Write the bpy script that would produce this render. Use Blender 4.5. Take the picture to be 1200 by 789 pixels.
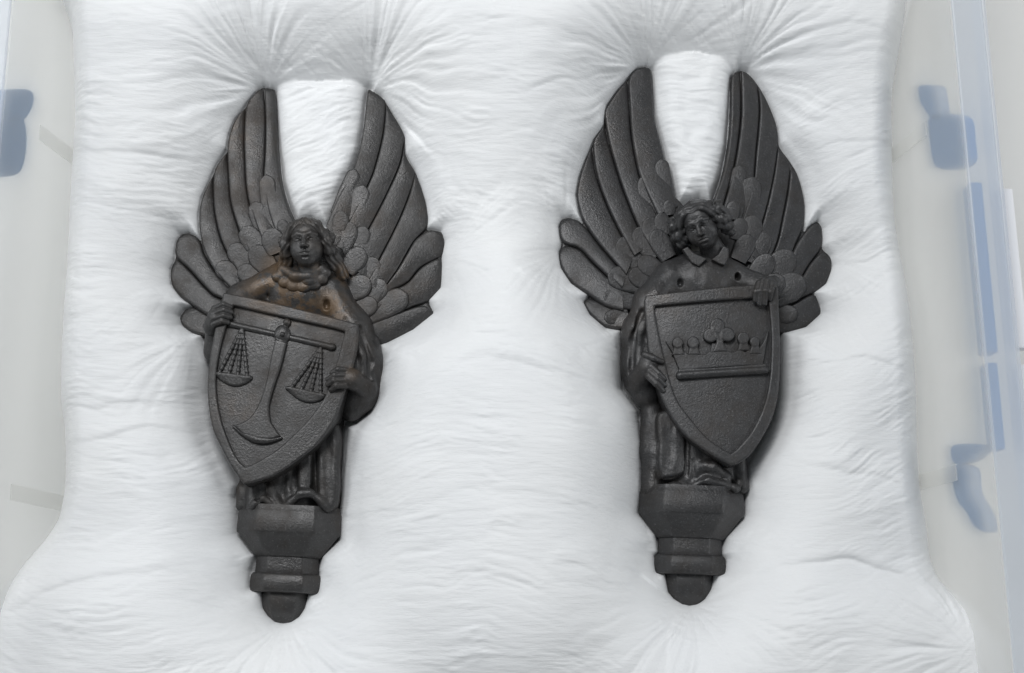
import bpy, math, random
import numpy as np
from mathutils import Vector, Matrix
random.seed(7)
for o in list(bpy.data.objects): bpy.data.objects.remove(o)
scene = bpy.context.scene
col = scene.collection
S = 0.0006            # one unit of the layout (about one photo pixel on the back plane) in metres
R = math.radians

# ------------------------------------------------------------------ camera
TH = R(11.5); FP = 1800.0; D = 1800.0
st, ct = math.sin(TH), math.cos(TH)
cd = bpy.data.cameras.new('camera'); cam = bpy.data.objects.new('camera', cd); col.objects.link(cam)
cam.location = (0, -D*st*S, D*ct*S); cam.rotation_euler = (TH, 0, 0)
cd.sensor_width = 36; cd.lens = 36*FP/1200; cd.clip_start = 0.01; cd.clip_end = 50
scene.camera = cam
scene.render.resolution_x = 1024; scene.render.resolution_y = 673

# ------------------------------------------------------------------ world, lamps, exposure
w = bpy.data.worlds.new('World'); scene.world = w; w.use_nodes = True
bg = w.node_tree.nodes['Background']; bg.inputs[0].default_value = (0.88, 0.95, 1.0, 1); bg.inputs[1].default_value = 0.17
def area(name, loc, target, sx, sy, power, color):
    l = bpy.data.lights.new(name, 'AREA'); l.shape = 'RECTANGLE'; l.size = sx; l.size_y = sy; l.energy = power; l.color = color
    o = bpy.data.objects.new(name, l); col.objects.link(o); o.location = loc
    o.rotation_euler = (Vector(target)-Vector(loc)).to_track_quat('-Z', 'Y').to_euler()
    return o
area('softbox_top', (-0.30, 0.62, 1.35), (0, 0.03, 0), 0.7, 0.45, 13.0, (0.985, 0.99, 1.0))
area('softbox_left', (-1.15, 0.35, 0.85), (0, 0, 0), 0.4, 0.7, 4.8, (0.96, 0.98, 1.0))
area('wall_fill_right', (1.3, 0.0, 0.75), (0.2, 0, 0), 0.5, 1.0, 5.5, (0.98, 0.99, 1.0))  # fill lamp added outside the crate to brighten its right wall and the table
scene.view_settings.view_transform = 'Standard'; scene.view_settings.look = 'None'
scene.view_settings.exposure = 0.0; scene.view_settings.gamma = 1.0; scene.view_settings.use_curve_mapping = False

# ------------------------------------------------------------------ layout: photo point at height z -> plan point
def U(px, py, z=0.0):
    a = (px-600)/FP; b = (394.5-py)/FP
    dx, dy, dz = a, b*ct+st, b*st-ct
    t = (z-D*ct)/dz
    return (dx*t, -D*st+dy*t)
def P3(px, py, z): x, y = U(px, py, z); return np.array((x, y, z), float)
def UP(pts, z): return [U(p[0], p[1], z) for p in pts]
def crom(pts, n=8, closed=False):
    p = np.array(pts, float); m = len(p); out = []
    segs = m if closed else m-1
    for i in range(segs):
        g = (lambda k: p[k % m]) if closed else (lambda k: p[min(max(k, 0), m-1)])
        a, b, c, d = g(i-1), g(i), g(i+1), g(i+2)
        for k in range(n):
            t = k/n
            out.append(0.5*((2*b)+(c-a)*t+(2*a-5*b+4*c-d)*t*t+(3*b-a-3*c+d)*t**3))
    if not closed: out.append(p[-1])
    return np.array(out)
def resample(p, n):
    p = np.asarray(p, float); s = np.r_[0, np.cumsum(np.linalg.norm(np.diff(p, axis=0), axis=1))]
    u = np.linspace(0, s[-1], n)
    return np.stack([np.interp(u, s, p[:, k]) for k in range(p.shape[1])], 1)

# ------------------------------------------------------------------ materials
def newmat(name):
    m = bpy.data.materials.new(name); m.use_nodes = True
    nt = m.node_tree; return m, nt, nt.nodes, nt.links, nt.nodes['Principled BSDF']
def noise(nt, scale, detail=4, rough=0.6, vec=None):
    n = nt.nodes.new('ShaderNodeTexNoise'); n.inputs['Scale'].default_value = scale
    n.inputs['Detail'].default_value = detail; n.inputs['Roughness'].default_value = rough
    if vec is not None: nt.links.new(vec, n.inputs['Vector'])
    return n
def ramp(nt, src, stops):
    r = nt.nodes.new('ShaderNodeValToRGB'); e = r.color_ramp.elements
    while len(e) < len(stops): e.new(0.5)
    for k, (p, c) in enumerate(stops):
        e[k].position = p; e[k].color = (c if len(c) == 4 else (*c, 1))
    nt.links.new(src, r.inputs[0]); return r
def mixc(nt, fac, a, b):
    m = nt.nodes.new('ShaderNodeMix'); m.data_type = 'RGBA'
    if hasattr(fac, 'links'): nt.links.new(fac, m.inputs[0])
    else: m.inputs[0].default_value = fac
    for s, v in ((6, a), (7, b)):
        if hasattr(v, 'links'): nt.links.new(v, m.inputs[s])
        else: m.inputs[s].default_value = (*v, 1)
    return m.outputs[2]
def math_n(nt, op, a, b=None):
    m = nt.nodes.new('ShaderNodeMath'); m.operation = op
    for s, v in ((0, a), (1, b)):
        if v is None: continue
        if hasattr(v, 'links'): nt.links.new(v, m.inputs[s])
        else: m.inputs[s].default_value = v
    return m.outputs[0]
def iron(name, base, brown, rust=None, warm=(0.52, 0.72)):
    """sand-cast iron: dark grey, brown patina patches, sandy grain; rust = list of (world xyz, radius)"""
    m, nt, N, L, b = newmat(name)
    geo = N.new('ShaderNodeNewGeometry'); pos = geo.outputs['Position']
    big = noise(nt, 22, 4, 0.6, pos); mid = noise(nt, 160, 4, 0.65, pos); grain = noise(nt, 700, 3, 0.7, pos); pits = noise(nt, 330, 3, 0.6, pos)
    worn = noise(nt, 34, 5, 0.65, pos)
    c = mixc(nt, ramp(nt, big.outputs[0], [(warm[0], (0, 0, 0)), (warm[1], (1, 1, 1))]).outputs[0], base, brown)
    c = mixc(nt, ramp(nt, mid.outputs[0], [(0.35, (0, 0, 0)), (0.75, (1, 1, 1))]).outputs[0], c, tuple(v*1.35 for v in base))
    c = mixc(nt, ramp(nt, worn.outputs[0], [(0.30, (0.75, 0.75, 0.75)), (0.48, (0, 0, 0))]).outputs[0], c, tuple(v*0.55 for v in brown))
    gr = ramp(nt, grain.outputs[0], [(0.58, (0, 0, 0)), (0.72, (0.6, 0.6, 0.6))])
    c = mixc(nt, gr.outputs[0], c, tuple(min(1, v*3.6) for v in base))
    if rust:
        tot = None
        for (ctr, rad) in rust:
            d = N.new('ShaderNodeVectorMath'); d.operation = 'DISTANCE'; L.new(pos, d.inputs[0]); d.inputs[1].default_value = ctr
            mr = N.new('ShaderNodeMapRange'); L.new(d.outputs['Value'], mr.inputs[0])
            mr.inputs[1].default_value = rad*1.15; mr.inputs[2].default_value = rad*0.15; mr.inputs[3].default_value = 0; mr.inputs[4].default_value = 1
            tot = mr.outputs[0] if tot is None else math_n(nt, 'MAXIMUM', tot, mr.outputs[0])
        rn = noise(nt, 75, 5, 0.7, pos)
        fac = math_n(nt, 'MULTIPLY', tot, ramp(nt, rn.outputs[0], [(0.42, (0, 0, 0)), (0.52, (1, 1, 1))]).outputs[0])
        c = mixc(nt, fac, c, (0.115, 0.073, 0.039))
    L.new(c, b.inputs['Base Color'])
    rr = ramp(nt, worn.outputs[0], [(0.36, (0.52,)*3), (0.66, (0.27,)*3)])
    L.new(rr.outputs[0], b.inputs['Roughness']); b.inputs['Specular IOR Level'].default_value = 0.6; b.inputs['Metallic'].default_value = 0.35
    h = math_n(nt, 'ADD', math_n(nt, 'MULTIPLY', grain.outputs[0], 1.0), math_n(nt, 'ADD', math_n(nt, 'MULTIPLY', pits.outputs[0], 0.35), math_n(nt, 'MULTIPLY', mid.outputs[0], 0.35)))
    bp = N.new('ShaderNodeBump'); bp.inputs['Strength'].default_value = 0.36; bp.inputs['Distance'].default_value = 0.0009
    L.new(h, bp.inputs['Height']); L.new(bp.outputs[0], b.inputs['Normal'])
    return m
def rp(px, py, z): return tuple(P3(px, py, z)*S)
IRON_A = iron('iron_scales', (0.039, 0.038, 0.0375), (0.055, 0.043, 0.034),
              [(rp(322, 338, 46), 0.024), (rp(350, 352, 46), 0.022), (rp(385, 362, 46), 0.016), (rp(328, 312, 40), 0.016), (rp(360, 316, 55), 0.009), (rp(412, 440, 60), 0.008), (rp(404, 322, 40), 0.010)])
IRON_B = iron('iron_crown', (0.040, 0.0397, 0.0405), (0.051, 0.044, 0.039))

def fabric():
    m, nt, N, L, b = newmat('white_fabric')
    geo = N.new('ShaderNodeNewGeometry'); pos = geo.outputs['Position']
    mp = N.new('ShaderNodeMapping'); mp.inputs['Scale'].default_value = (60, 420, 120); L.new(pos, mp.inputs['Vector'])
    cre = noise(nt, 1.0, 5, 0.62, mp.outputs[0])
    mp2 = N.new('ShaderNodeMapping'); mp2.inputs['Scale'].default_value = (500, 1900, 700); L.new(pos, mp2.inputs['Vector'])
    fib = noise(nt, 1.0, 3, 0.6, mp2.outputs[0])
    blot = noise(nt, 14, 3, 0.5, pos)
    c = mixc(nt, blot.outputs[0], (0.83, 0.845, 0.86), (0.87, 0.875, 0.87))
    L.new(c, b.inputs['Base Color']); b.inputs['Roughness'].default_value = 0.62; b.inputs['Specular IOR Level'].default_value = 0.3
    h = math_n(nt, 'ADD', math_n(nt, 'MULTIPLY', cre.outputs[0], 1.0), math_n(nt, 'MULTIPLY', fib.outputs[0], 0.16))
    bp = N.new('ShaderNodeBump'); bp.inputs['Strength'].default_value = 0.5; bp.inputs['Distance'].default_value = 0.0010
    L.new(h, bp.inputs['Height']); L.new(bp.outputs[0], b.inputs['Normal'])
    return m
FABRIC = fabric()
def plastic(name, colr, clear, rough=0.3):
    m, nt, N, L, b = newmat(name)
    geo = N.new('ShaderNodeNewGeometry')
    nz = noise(nt, 9, 3, 0.5, geo.outputs['Position'])
    c = mixc(nt, nz.outputs[0], tuple(v*0.97 for v in colr), colr)
    L.new(c, b.inputs['Base Color']); b.inputs['Roughness'].default_value = rough
    tl = N.new('ShaderNodeBsdfTranslucent'); L.new(c, tl.inputs[0])
    m1 = N.new('ShaderNodeMixShader'); m1.inputs[0].default_value = 0.55; L.new(b.outputs[0], m1.inputs[1]); L.new(tl.outputs[0], m1.inputs[2])
    tr = N.new('ShaderNodeBsdfTransparent'); tr.inputs[0].default_value = (0.97, 0.98, 0.99, 1)
    m2 = N.new('ShaderNodeMixShader'); m2.inputs[0].default_value = clear; L.new(m1.outputs[0], m2.inputs[1]); L.new(tr.outputs[0], m2.inputs[2])
    L.new(m2.outputs[0], N['Material Output'].inputs['Surface'])
    return m
PLASTIC = plastic('frosted_plastic', (0.97, 0.955, 0.92), 0.55)
PLASTIC_RIM = plastic('clear_rim_plastic', (0.86, 0.89, 0.94), 0.6, 0.15)
def plain(name, a, bcol, rough, scale=30):
    m, nt, N, L, b = newmat(name)
    geo = N.new('ShaderNodeNewGeometry'); nz = noise(nt, scale, 4, 0.6, geo.outputs['Position'])
    L.new(mixc(nt, nz.outputs[0], a, bcol), b.inputs['Base Color']); b.inputs['Roughness'].default_value = rough
    return m
BLUE = plain('blue_plastic', (0.05, 0.23, 0.50), (0.07, 0.26, 0.54), 0.35)
TABLE = plain('table_laminate', (0.86, 0.855, 0.83), (0.89, 0.885, 0.86), 0.5)
GAP_WHITE = plain('bright_gap_white', (0.85, 0.86, 0.88), (0.88, 0.88, 0.9), 0.5)  # white standing for the light in the handle gaps

# ------------------------------------------------------------------ mesh helpers
def mesh_obj(name, verts, faces, mat, parent=None, smooth=True, sharp=None, origin=None):
    v = np.asarray(verts, float)*S
    if origin is not None: v = v-np.asarray(origin)
    me = bpy.data.meshes.new(name)
    if isinstance(faces, np.ndarray):
        me.vertices.add(len(v)); me.vertices.foreach_set('co', v.astype(np.float32).ravel())
        nf, k = faces.shape
        me.loops.add(nf*k); me.loops.foreach_set('vertex_index', faces.astype(np.int32).ravel())
        me.polygons.add(nf); me.polygons.foreach_set('loop_start', np.arange(0, nf*k, k, dtype=np.int32))
        me.update(calc_edges=True); me.validate()
    else:
        me.from_pydata([tuple(p) for p in v], [], faces); me.update()
    me.polygons.foreach_set('use_smooth', [smooth]*len(me.polygons))
    if sharp: me.set_sharp_from_angle(angle=R(sharp))
    me.materials.append(mat)
    o = bpy.data.objects.new(name, me); col.objects.link(o)
    if parent is not None: o.parent = parent
    return o
ORIGIN = [np.zeros(3)]
def part(name, verts, faces, mat, parent, **k): return mesh_obj(name, verts, faces, mat, parent, origin=ORIGIN[0], **k)

def surface_nets(F, org, h):
    neg = F < 0; nx, ny, nz = F.shape
    cnt = np.zeros((nx-1, ny-1, nz-1), np.uint8)
    for a in (0, 1):
        for b in (0, 1):
            for c in (0, 1): cnt += neg[a:nx-1+a, b:ny-1+b, c:nz-1+c]
    act = np.argwhere((cnt > 0) & (cnt < 8))
    idx = -np.ones(cnt.shape, np.int64); idx[tuple(act.T)] = np.arange(len(act))
    acc = np.zeros((len(act), 3)); num = np.zeros(len(act))
    cs = [(a, b, c) for a in (0, 1) for b in (0, 1) for c in (0, 1)]
    val = {c: F[act[:, 0]+c[0], act[:, 1]+c[1], act[:, 2]+c[2]].astype(float) for c in cs}
    for p in cs:
        for ax in range(3):
            if p[ax]: continue
            q = list(p); q[ax] = 1; q = tuple(q)
            f0, f1 = val[p], val[q]; m = (f0 < 0) != (f1 < 0)
            t = np.where(m, f0/np.where(m, f0-f1, 1), 0)
            pt = np.tile(np.array(p, float), (len(act), 1)); pt[:, ax] = t
            acc[m] += pt[m]; num[m] += 1
    V = (act+acc/num[:, None])*h+np.asarray(org)
    quads = []
    for ax in range(3):
        u, v = (ax+1) % 3, (ax+2) % 3
        s0 = [slice(None)]*3; s1 = [slice(None)]*3; s0[ax] = slice(0, -1); s1[ax] = slice(1, None)
        e = np.argwhere(neg[tuple(s0)] != neg[tuple(s1)])
        e = e[(e[:, u] > 0) & (e[:, v] > 0) & (e[:, u] < F.shape[u]-1) & (e[:, v] < F.shape[v]-1)]
        def cell(du, dv):
            c = e.copy(); c[:, u] += du; c[:, v] += dv; return idx[tuple(c.T)]
        q = np.stack([cell(-1, -1), cell(0, -1), cell(0, 0), cell(-1, 0)], 1)
        flip = ~neg[tuple(e.T)]
        q[flip] = q[flip][:, ::-1]; quads.append(q)
    return V, np.concatenate(quads)

def poly_sdf(X, Y, poly):
    p = np.asarray(poly, float); q = np.roll(p, -1, 0)
    d = np.full(X.shape, 1e18, np.float32); ins = np.zeros(X.shape, bool)
    for a, b in zip(p, q):
        ex, ey = b-a; L = ex*ex+ey*ey
        if L < 1e-9: continue
        wx, wy = X-a[0], Y-a[1]; t = np.clip((wx*ex+wy*ey)/L, 0, 1)
        d = np.minimum(d, (wx-ex*t)**2+(wy-ey*t)**2)
        c = (a[1] > Y) != (b[1] > Y)
        if ey != 0: ins ^= c & (X < ex*(Y-a[1])/ey+a[0])
    d = np.sqrt(d); return np.where(ins, -d, d)

class Vol:
    """signed-distance sculpting volume in layout units"""
    def __init__(s, lo, hi, h):
        s.lo = np.array(lo, float); s.h = h; n = np.ceil((np.array(hi)-s.lo)/h).astype(int)+1
        s.n = n; s.F = np.full(n, 1e3, np.float32)
        s.ax = [(s.lo[k]+np.arange(n[k])*h).astype(np.float32) for k in range(3)]
    def sub(s, lo, hi):
        a = np.clip(np.floor((np.array(lo)-s.lo)/s.h).astype(int), 0, s.n); b = np.clip(np.ceil((np.array(hi)-s.lo)/s.h).astype(int)+1, 0, s.n)
        sl = tuple(slice(i, j) for i, j in zip(a, b))
        X, Y, Z = np.meshgrid(*[s.ax[k][sl[k]] for k in range(3)], indexing='ij', sparse=True)
        return sl, X, Y, Z
    def put(s, sl, d, k, mode):
        f = s.F[sl]; d = d.astype(np.float32)
        if f.size == 0: return
        if mode == 'add':
            if k > 0: hh = np.maximum(k-np.abs(f-d), 0)/k; r = np.minimum(f, d)-hh*hh*k*0.25
            else: r = np.minimum(f, d)
        else:
            d = -d
            if k > 0: hh = np.maximum(k-np.abs(f-d), 0)/k; r = np.maximum(f, d)+hh*hh*k*0.25
            else: r = np.maximum(f, d)
        s.F[sl] = r
    def ell(s, c, r, k=2, mode='add', M=None):
        c = np.array(c, float); r = np.array(r, float); pad = max(r)+k+4*s.h
        sl, X, Y, Z = s.sub(c-pad, c+pad)
        x, y, z = X-c[0], Y-c[1], Z-c[2]
        if M is not None: x, y, z = [M[0][i]*x+M[1][i]*y+M[2][i]*z for i in range(3)]   # inverse = transpose
        k0 = np.sqrt((x/r[0])**2+(y/r[1])**2+(z/r[2])**2); k1 = np.sqrt((x/r[0]**2)**2+(y/r[1]**2)**2+(z/r[2]**2)**2)
        s.put(sl, k0*(k0-1)/np.maximum(k1, 1e-6), k, mode)
    def cap(s, a, b, ra, rb=None, k=2, mode='add', zs=1.0):
        a = np.array(a, float); b = np.array(b, float); rb = ra if rb is None else rb
        pad = max(ra, rb)+k+4*s.h
        sl, X, Y, Z = s.sub(np.minimum(a, b)-pad, np.maximum(a, b)+pad)
        e = b-a; wx, wy, wz = X-a[0], Y-a[1], (Z-a[2])
        t = np.clip((wx*e[0]+wy*e[1]+wz*e[2])/max(e@e, 1e-9), 0, 1)
        d = np.sqrt((wx-e[0]*t)**2+(wy-e[1]*t)**2+((wz-e[2]*t)/zs)**2)-(ra+(rb-ra)*t)
        s.put(sl, d, k, mode)
    def chain(s, pts, rs, k=2, mode='add', zs=1.0):
        for i in range(len(pts)-1): s.cap(pts[i], pts[i+1], rs[i], rs[i+1], k, mode, zs)
    def ext(s, poly, z0, z1, rnd=1.5, k=0, mode='add', bulge=None):
        p = np.asarray(poly); pad = 6*s.h+k
        sl, X, Y, Z = s.sub((p[:, 0].min()-pad, p[:, 1].min()-pad, z0-pad-10), (p[:, 0].max()+pad, p[:, 1].max()+pad, z1+pad+10))
        XX, YY = np.broadcast_arrays(X[:, :, 0], Y[:, :, 0]); d2 = poly_sdf(XX, YY, poly)[:, :, None]+rnd
        zz = Z if bulge is None else Z-bulge(XX, YY)[:, :, None]
        dz = np.abs(zz-(z0+z1)/2)-(z1-z0)/2+rnd
        d = np.sqrt(np.maximum(d2, 0)**2+np.maximum(dz, 0)**2)+np.minimum(np.maximum(d2, dz), 0)-rnd
        s.put(sl, d, k, mode)
    def drape(s, amp, y_top, y_bot, freq=0.42, seed=0):
        X, Y, Z = np.meshgrid(*s.ax, indexing='ij', sparse=True)
        m = sstep(y_top+14, y_top-14, Y)*sstep(y_bot-4, y_bot+8, Y)*sstep(14, 26, Z)
        ph = freq*X+0.9*np.sin(Y*0.04+seed)
        s.F += (amp*m*np.sin(ph)).astype(np.float32)
        X2, Y2 = np.broadcast_arrays(X[:, :, 0], Y[:, :, 0])
        s.F += (0.9*fbm(X2/22+Y2/60, Y2/34-X2/80, 200+seed, 3)).astype(np.float32)[:, :, None]*sstep(14, 26, Z).astype(np.float32)
    def mesh(s): 
        s.F[0] = s.F[-1] = 9; s.F[:, 0] = s.F[:, -1] = 9; s.F[:, :, 0] = s.F[:, :, -1] = 9
        return surface_nets(s.F, s.lo, s.h)
def vol_px(x0, x1, y0, y1, z0, z1, h):
    c = [U(x, y, z) for x in (x0, x1) for y in (y0, y1) for z in (z0, z1)]
    xs = [q[0] for q in c]; ys = [q[1] for q in c]
    return Vol((min(xs), min(ys), z0-2), (max(xs), max(ys), z1+2), h)

# ------------------------------------------------------------------ numpy noise
def perlin(x, y, seed=0):
    rs = np.random.RandomState(seed); perm = rs.permutation(512).astype(np.int32); ang = rs.rand(512)*2*np.pi
    gx, gy = np.cos(ang).astype(np.float32), np.sin(ang).astype(np.float32)
    xi = np.floor(x).astype(np.int32); yi = np.floor(y).astype(np.int32); xf = x-xi; yf = y-yi
    def g(i, j):
        hsh = perm[(perm[(xi+i) & 511]+yi+j) & 511]; return gx[hsh]*(xf-i)+gy[hsh]*(yf-j)
    u = xf*xf*xf*(xf*(xf*6-15)+10); v = yf*yf*yf*(yf*(yf*6-15)+10)
    a = g(0, 0); a = a+(g(1, 0)-a)*u; b = g(0, 1); b = b+(g(1, 1)-b)*u
    return (a+(b-a)*v)*1.5
def fbm(x, y, seed, oct=3, lac=2.0, gain=0.5):
    r = 0; am = 1
    for k in range(oct): r = r+am*perlin(x, y, seed+k); x = x*lac; y = y*lac; am *= gain
    return r
def ridge(n): return 1-2*np.abs(n)     # sharp crests
def sstep(a, b, x): t = np.clip((x-a)/(b-a), 0, 1); return t*t*(3-2*t)

# ================================================================== SETTING: table, crate, cushion
tb = mesh_obj('table', [(-3000, -3000, -84), (3000, -3000, -84), (3000, 3000, -84), (-3000, 3000, -84)], [(0, 1, 2, 3)], TABLE); tb['kind'] = 'structure'

def boxv(c8):   # 8 corners bottom ring then top ring
    return c8, [(3, 2, 1, 0), (4, 5, 6, 7), (0, 1, 5, 4), (1, 2, 6, 5), (2, 3, 7, 6), (3, 0, 4, 7)]
def bevel(o, wdt=2.0, seg=2):
    m = o.modifiers.new('bevel', 'BEVEL'); m.width = wdt*S; m.segments = seg; m.limit_method = 'ANGLE'; return o
ZF, ZR = -76, 190
def side(pts_rim, sgn):
    (x0, y0), (x1, y1) = [U(*p, ZR) for p in pts_rim]
    def rim(y): t = (y-y0)/(y1-y0); return x0+(x1-x0)*t
    def at(y, z): return rim(y)-sgn*(ZR-z)*0.135
    return rim, at
rimR, atR = side([(1112, 0), (1186, 789)], 1)
rimL, atL = side([(16, 0), (-52, 789)], -1)
YB, YT = -600, 560
crate = bpy.data.objects.new('storage_crate', None); col.objects.link(crate); crate.location = (0, 0, ZF*S)
crate['label'] = 'translucent plastic storage crate with blue clip handles holding the white cushion'; crate['category'] = 'crate'
ORIGIN[0] = np.array((0, 0, ZF*S))
TK = 5
part('base', *boxv([(atL(YB, ZF), YB, ZF-5), (atR(YB, ZF), YB, ZF-5), (atR(YT, ZF), YT, ZF-5), (atL(YT, ZF), YT, ZF-5),
                   (atL(YB, ZF), YB, ZF), (atR(YB, ZF), YB, ZF), (atR(YT, ZF), YT, ZF), (atL(YT, ZF), YT, ZF)]), PLASTIC, crate, smooth=False)
for at, rim, sgn in ((atR, rimR, 1), (atL, rimL, -1)):
    t = TK*sgn
    wall = part('side_wall', *boxv([(at(YB, ZF), YB, ZF), (at(YB, ZF)+t, YB, ZF), (at(YT, ZF)+t, YT, ZF), (at(YT, ZF), YT, ZF),
                       (at(YB, ZR), YB, ZR), (at(YB, ZR)+t, YB, ZR), (at(YT, ZR)+t, YT, ZR), (at(YT, ZR), YT, ZR)]), PLASTIC, crate, smooth=False)
    # rolled rim: flat flange and downturned lip
    for (a0, a1, z0, z1) in ((1, 34, ZR+1, ZR+6), (34.5, 39, ZR-34, ZR+3)):
        v, f = boxv([(rim(YB)+sgn*a0, YB, z0), (rim(YB)+sgn*a1, YB, z0), (rim(YT)+sgn*a1, YT, z0), (rim(YT)+sgn*a0, YT, z0),
                     (rim(YB)+sgn*a0, YB, z1), (rim(YB)+sgn*a1, YB, z1), (rim(YT)+sgn*a1, YT, z1), (rim(YT)+sgn*a0, YT, z1)])
        bevel(part('rim', v, f, PLASTIC_RIM, crate, smooth=False), 1.5)
    # vertical stiffening ribs
    ribs = [U(1122, 138, 140)[1], U(1160, 548, 150)[1]] if sgn > 0 else [U(45, 150, 120)[1], U(6, 575, 120)[1]]
    for yy in ribs:
        wd = 9
        v, f = boxv([(at(yy-wd, ZF)-sgn*1.6, yy-wd, ZF+2), (at(yy-wd, ZF)-sgn*0.5, yy-wd, ZF+2), (at(yy+wd, ZF)-sgn*0.5, yy+wd, ZF+2), (at(yy+wd, ZF)-sgn*1.6, yy+wd, ZF+2),
                     (at(yy-wd, ZR-85)-sgn*1.6, yy-wd, ZR-85), (at(yy-wd, ZR-85)-sgn*0.5, yy-wd, ZR-85), (at(yy+wd, ZR-85)-sgn*0.5, yy+wd, ZR-85), (at(yy+wd, ZR-85)-sgn*1.6, yy+wd, ZR-85)])
        bevel(part('rib', v, f, PLASTIC, wall, smooth=False), 2)
for yy, s2 in ((YB, -1), (YT, 1)):
    part('end_wall', *boxv([(atL(yy, ZF), yy, ZF), (atR(yy, ZF), yy, ZF), (atR(yy, ZF), yy+5*s2, ZF), (atL(yy, ZF), yy+5*s2, ZF),
                            (atL(yy, ZR), yy, ZR), (atR(yy, ZR), yy, ZR), (atR(yy, ZR), yy+5*s2, ZR), (atL(yy, ZR), yy+5*s2, ZR)]), PLASTIC, crate, smooth=False)
# blue swing handles: two clip arms low on the outside of the wall and a long bar under the rim
def clip(at, sgn, plates):
    first = None
    for pl in plates:                                  # outline (photo y, height on the wall)
        ring = [(U(600, py, z)[1], z) for py, z in pl]; ring = [tuple(q) for q in crom(ring, 3, True)]
        if sum(ring[i-1][0]*ring[i][1]-ring[i][0]*ring[i-1][1] for i in range(len(ring))) < 0: ring = ring[::-1]
        n = len(ring); v = [(at(y, z)+sgn*o2, y, z) for o2 in (7, 17) for (y, z) in ring]
        f = [tuple(range(n)), tuple(range(2*n-1, n-1, -1))]+[(i, (i+1) % n, n+(i+1) % n, n+i) for i in range(n)]
        o = part('clip_handle' if first is None else 'clip_tab', v, f, BLUE, crate if first is None else first, smooth=False)
        bm_fix(o); bevel(o, 1.5); first = first or o
import bmesh
def bm_fix(o):
    b = bmesh.new(); b.from_mesh(o.data); bmesh.ops.recalc_face_normals(b, faces=b.faces); b.to_mesh(o.data); b.free()
clip(atR, 1, [[(136,98),(134,150),(140,184),(168,186),(190,184),(199,150),(198,112),(190,96),(160,92)], [(100,82),(101,122),(112,128),(138,128),(140,104),(122,78),(106,74)]])
clip(atR, 1, [[(548,74),(548,122),(578,124),(600,146),(624,150),(618,118),(600,100),(584,78)], [(522,82),(520,120),(524,160),(540,128),(544,84),(532,74)]])
clip(atL, -1, [[(140,128),(138,160),(142,188),(180,190),(205,184),(207,150),(200,124),(170,116)], [(106,118),(105,160),(110,176),(142,178),(142,130),(122,108)]])
def bar(y0, y1, o0, o1, z0, z1, mat, name, par=crate, at=atR, s=1):
    v, f = boxv([(rimR(y)+o, y, z) for z in (z0, z1) for (y, o) in ((y0, o0), (y0, o1), (y1, o1), (y1, o0))])
    return bevel(part(name, v, f, mat, par, smooth=False), 2)
ya, yb, yc, yd = U(1160, 212, 180)[1], U(1165, 412, 180)[1], U(1175, 424, 180)[1], U(1180, 526, 180)[1]
bar(yb, ya, 8, 22, 150, 176, BLUE, 'handle_bar'); bar(yd, yc, 8, 20, 150, 176, BLUE, 'handle_bar')
bar(yb+6, ya-4, 42, 58, 150, 166, GAP_WHITE, 'bright_gap_bar'); bar(yd, yc, 42, 56, 150, 166, GAP_WHITE, 'bright_gap_bar')  # white bars put where light shows through gaps in the handle

# ---- silhouettes of the two castings (photo points)
OUT_A = [(309,101),(322,106),(324,141),(326,180),(330,214),(338,241),(346,262),(364,256),(385,264),(390,250),(399,229),(412,205),(420,180),(426,147),(429,116),(431,103),(435,104),(448,113),(460,132),(469,147),(474,159),(475,180),(486,199),(493,217),(499,238),(501,256),(500,268),(517,270),(521,283),(518,298),(516,337),(502,352),(508,367),(484,386),(454,401),(444,404),(445,424),(440,462),(433,482),(418,496),(407,500),(404,540),(397,601),(396,632),(377,651),(373,669),(374,672),(370,693),(361,694),(356,713),(350,722),(341,728),(332,730),(323,728),(315,721),(309,712),(307,692),(295,689),(293,669),(300,650),(296,648),(280,625),(278,598),(275,584),(281,569),(270,545),(256,520),(249,500),(243,462),(245,426),(238,400),(238,393),(226,390),(213,381),(210,371),(216,361),(226,358),(213,349),(201,334),(199,316),(204,302),(206,286),(210,274),(222,272),(235,280),(233,253),(236,232),(245,211),(254,191),(266,174),(268,159),(274,141),(288,122),(302,104)]
OUT_B = [(757,77),(764,81),(766,106),(767,136),(774,166),(781,197),(788,221),(793,240),(819,233),(835,240),(839,227),(847,203),(853,172),(856,142),(857,106),(858,90),(866,81),(876,83),(886,93),(898,112),(907,133),(912,151),(914,169),(926,186),(936,203),(942,224),(944,242),(942,261),(944,270),(958,258),(965,268),(964,288),(974,299),(976,311),(968,332),(953,343),(962,357),(962,367),(944,383),(915,390),(914,434),(912,467),(905,492),(890,520),(873,550),(872,575),(870,603),(849,629),(845,650),(849,656),(846,670),(836,672),(832,690),(824,702),(816,707),(808,709),(800,707),(790,701),(784,694),(780,672),(771,669),(768,652),(772,648),(769,626),(750,602),(754,574),(753,520),(747,482),(729,457),(729,396),(728,387),(710,384),(692,369),(684,354),(690,346),(670,332),(658,314),(655,296),(658,285),(655,266),(658,256),(670,254),(683,261),(680,251),(676,230),(679,209),(686,188),(696,165),(708,148),(711,125),(722,108),(737,90),(746,80)]
GAP_A = [(318,104),(345,106),(376,108),(405,106),(432,102),(429,116),(426,147),(420,180),(412,205),(399,229),(390,250),(385,268),(364,262),(346,266),(338,241),(330,214),(326,180),(324,141),(322,106)]
GAP_B = [(760,80),(785,75),(812,73),(840,77),(862,86),(857,106),(856,142),(853,172),(847,203),(839,227),(835,245),(819,238),(793,245),(788,221),(781,197),(774,166),(767,136),(766,106),(764,81)]
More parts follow.
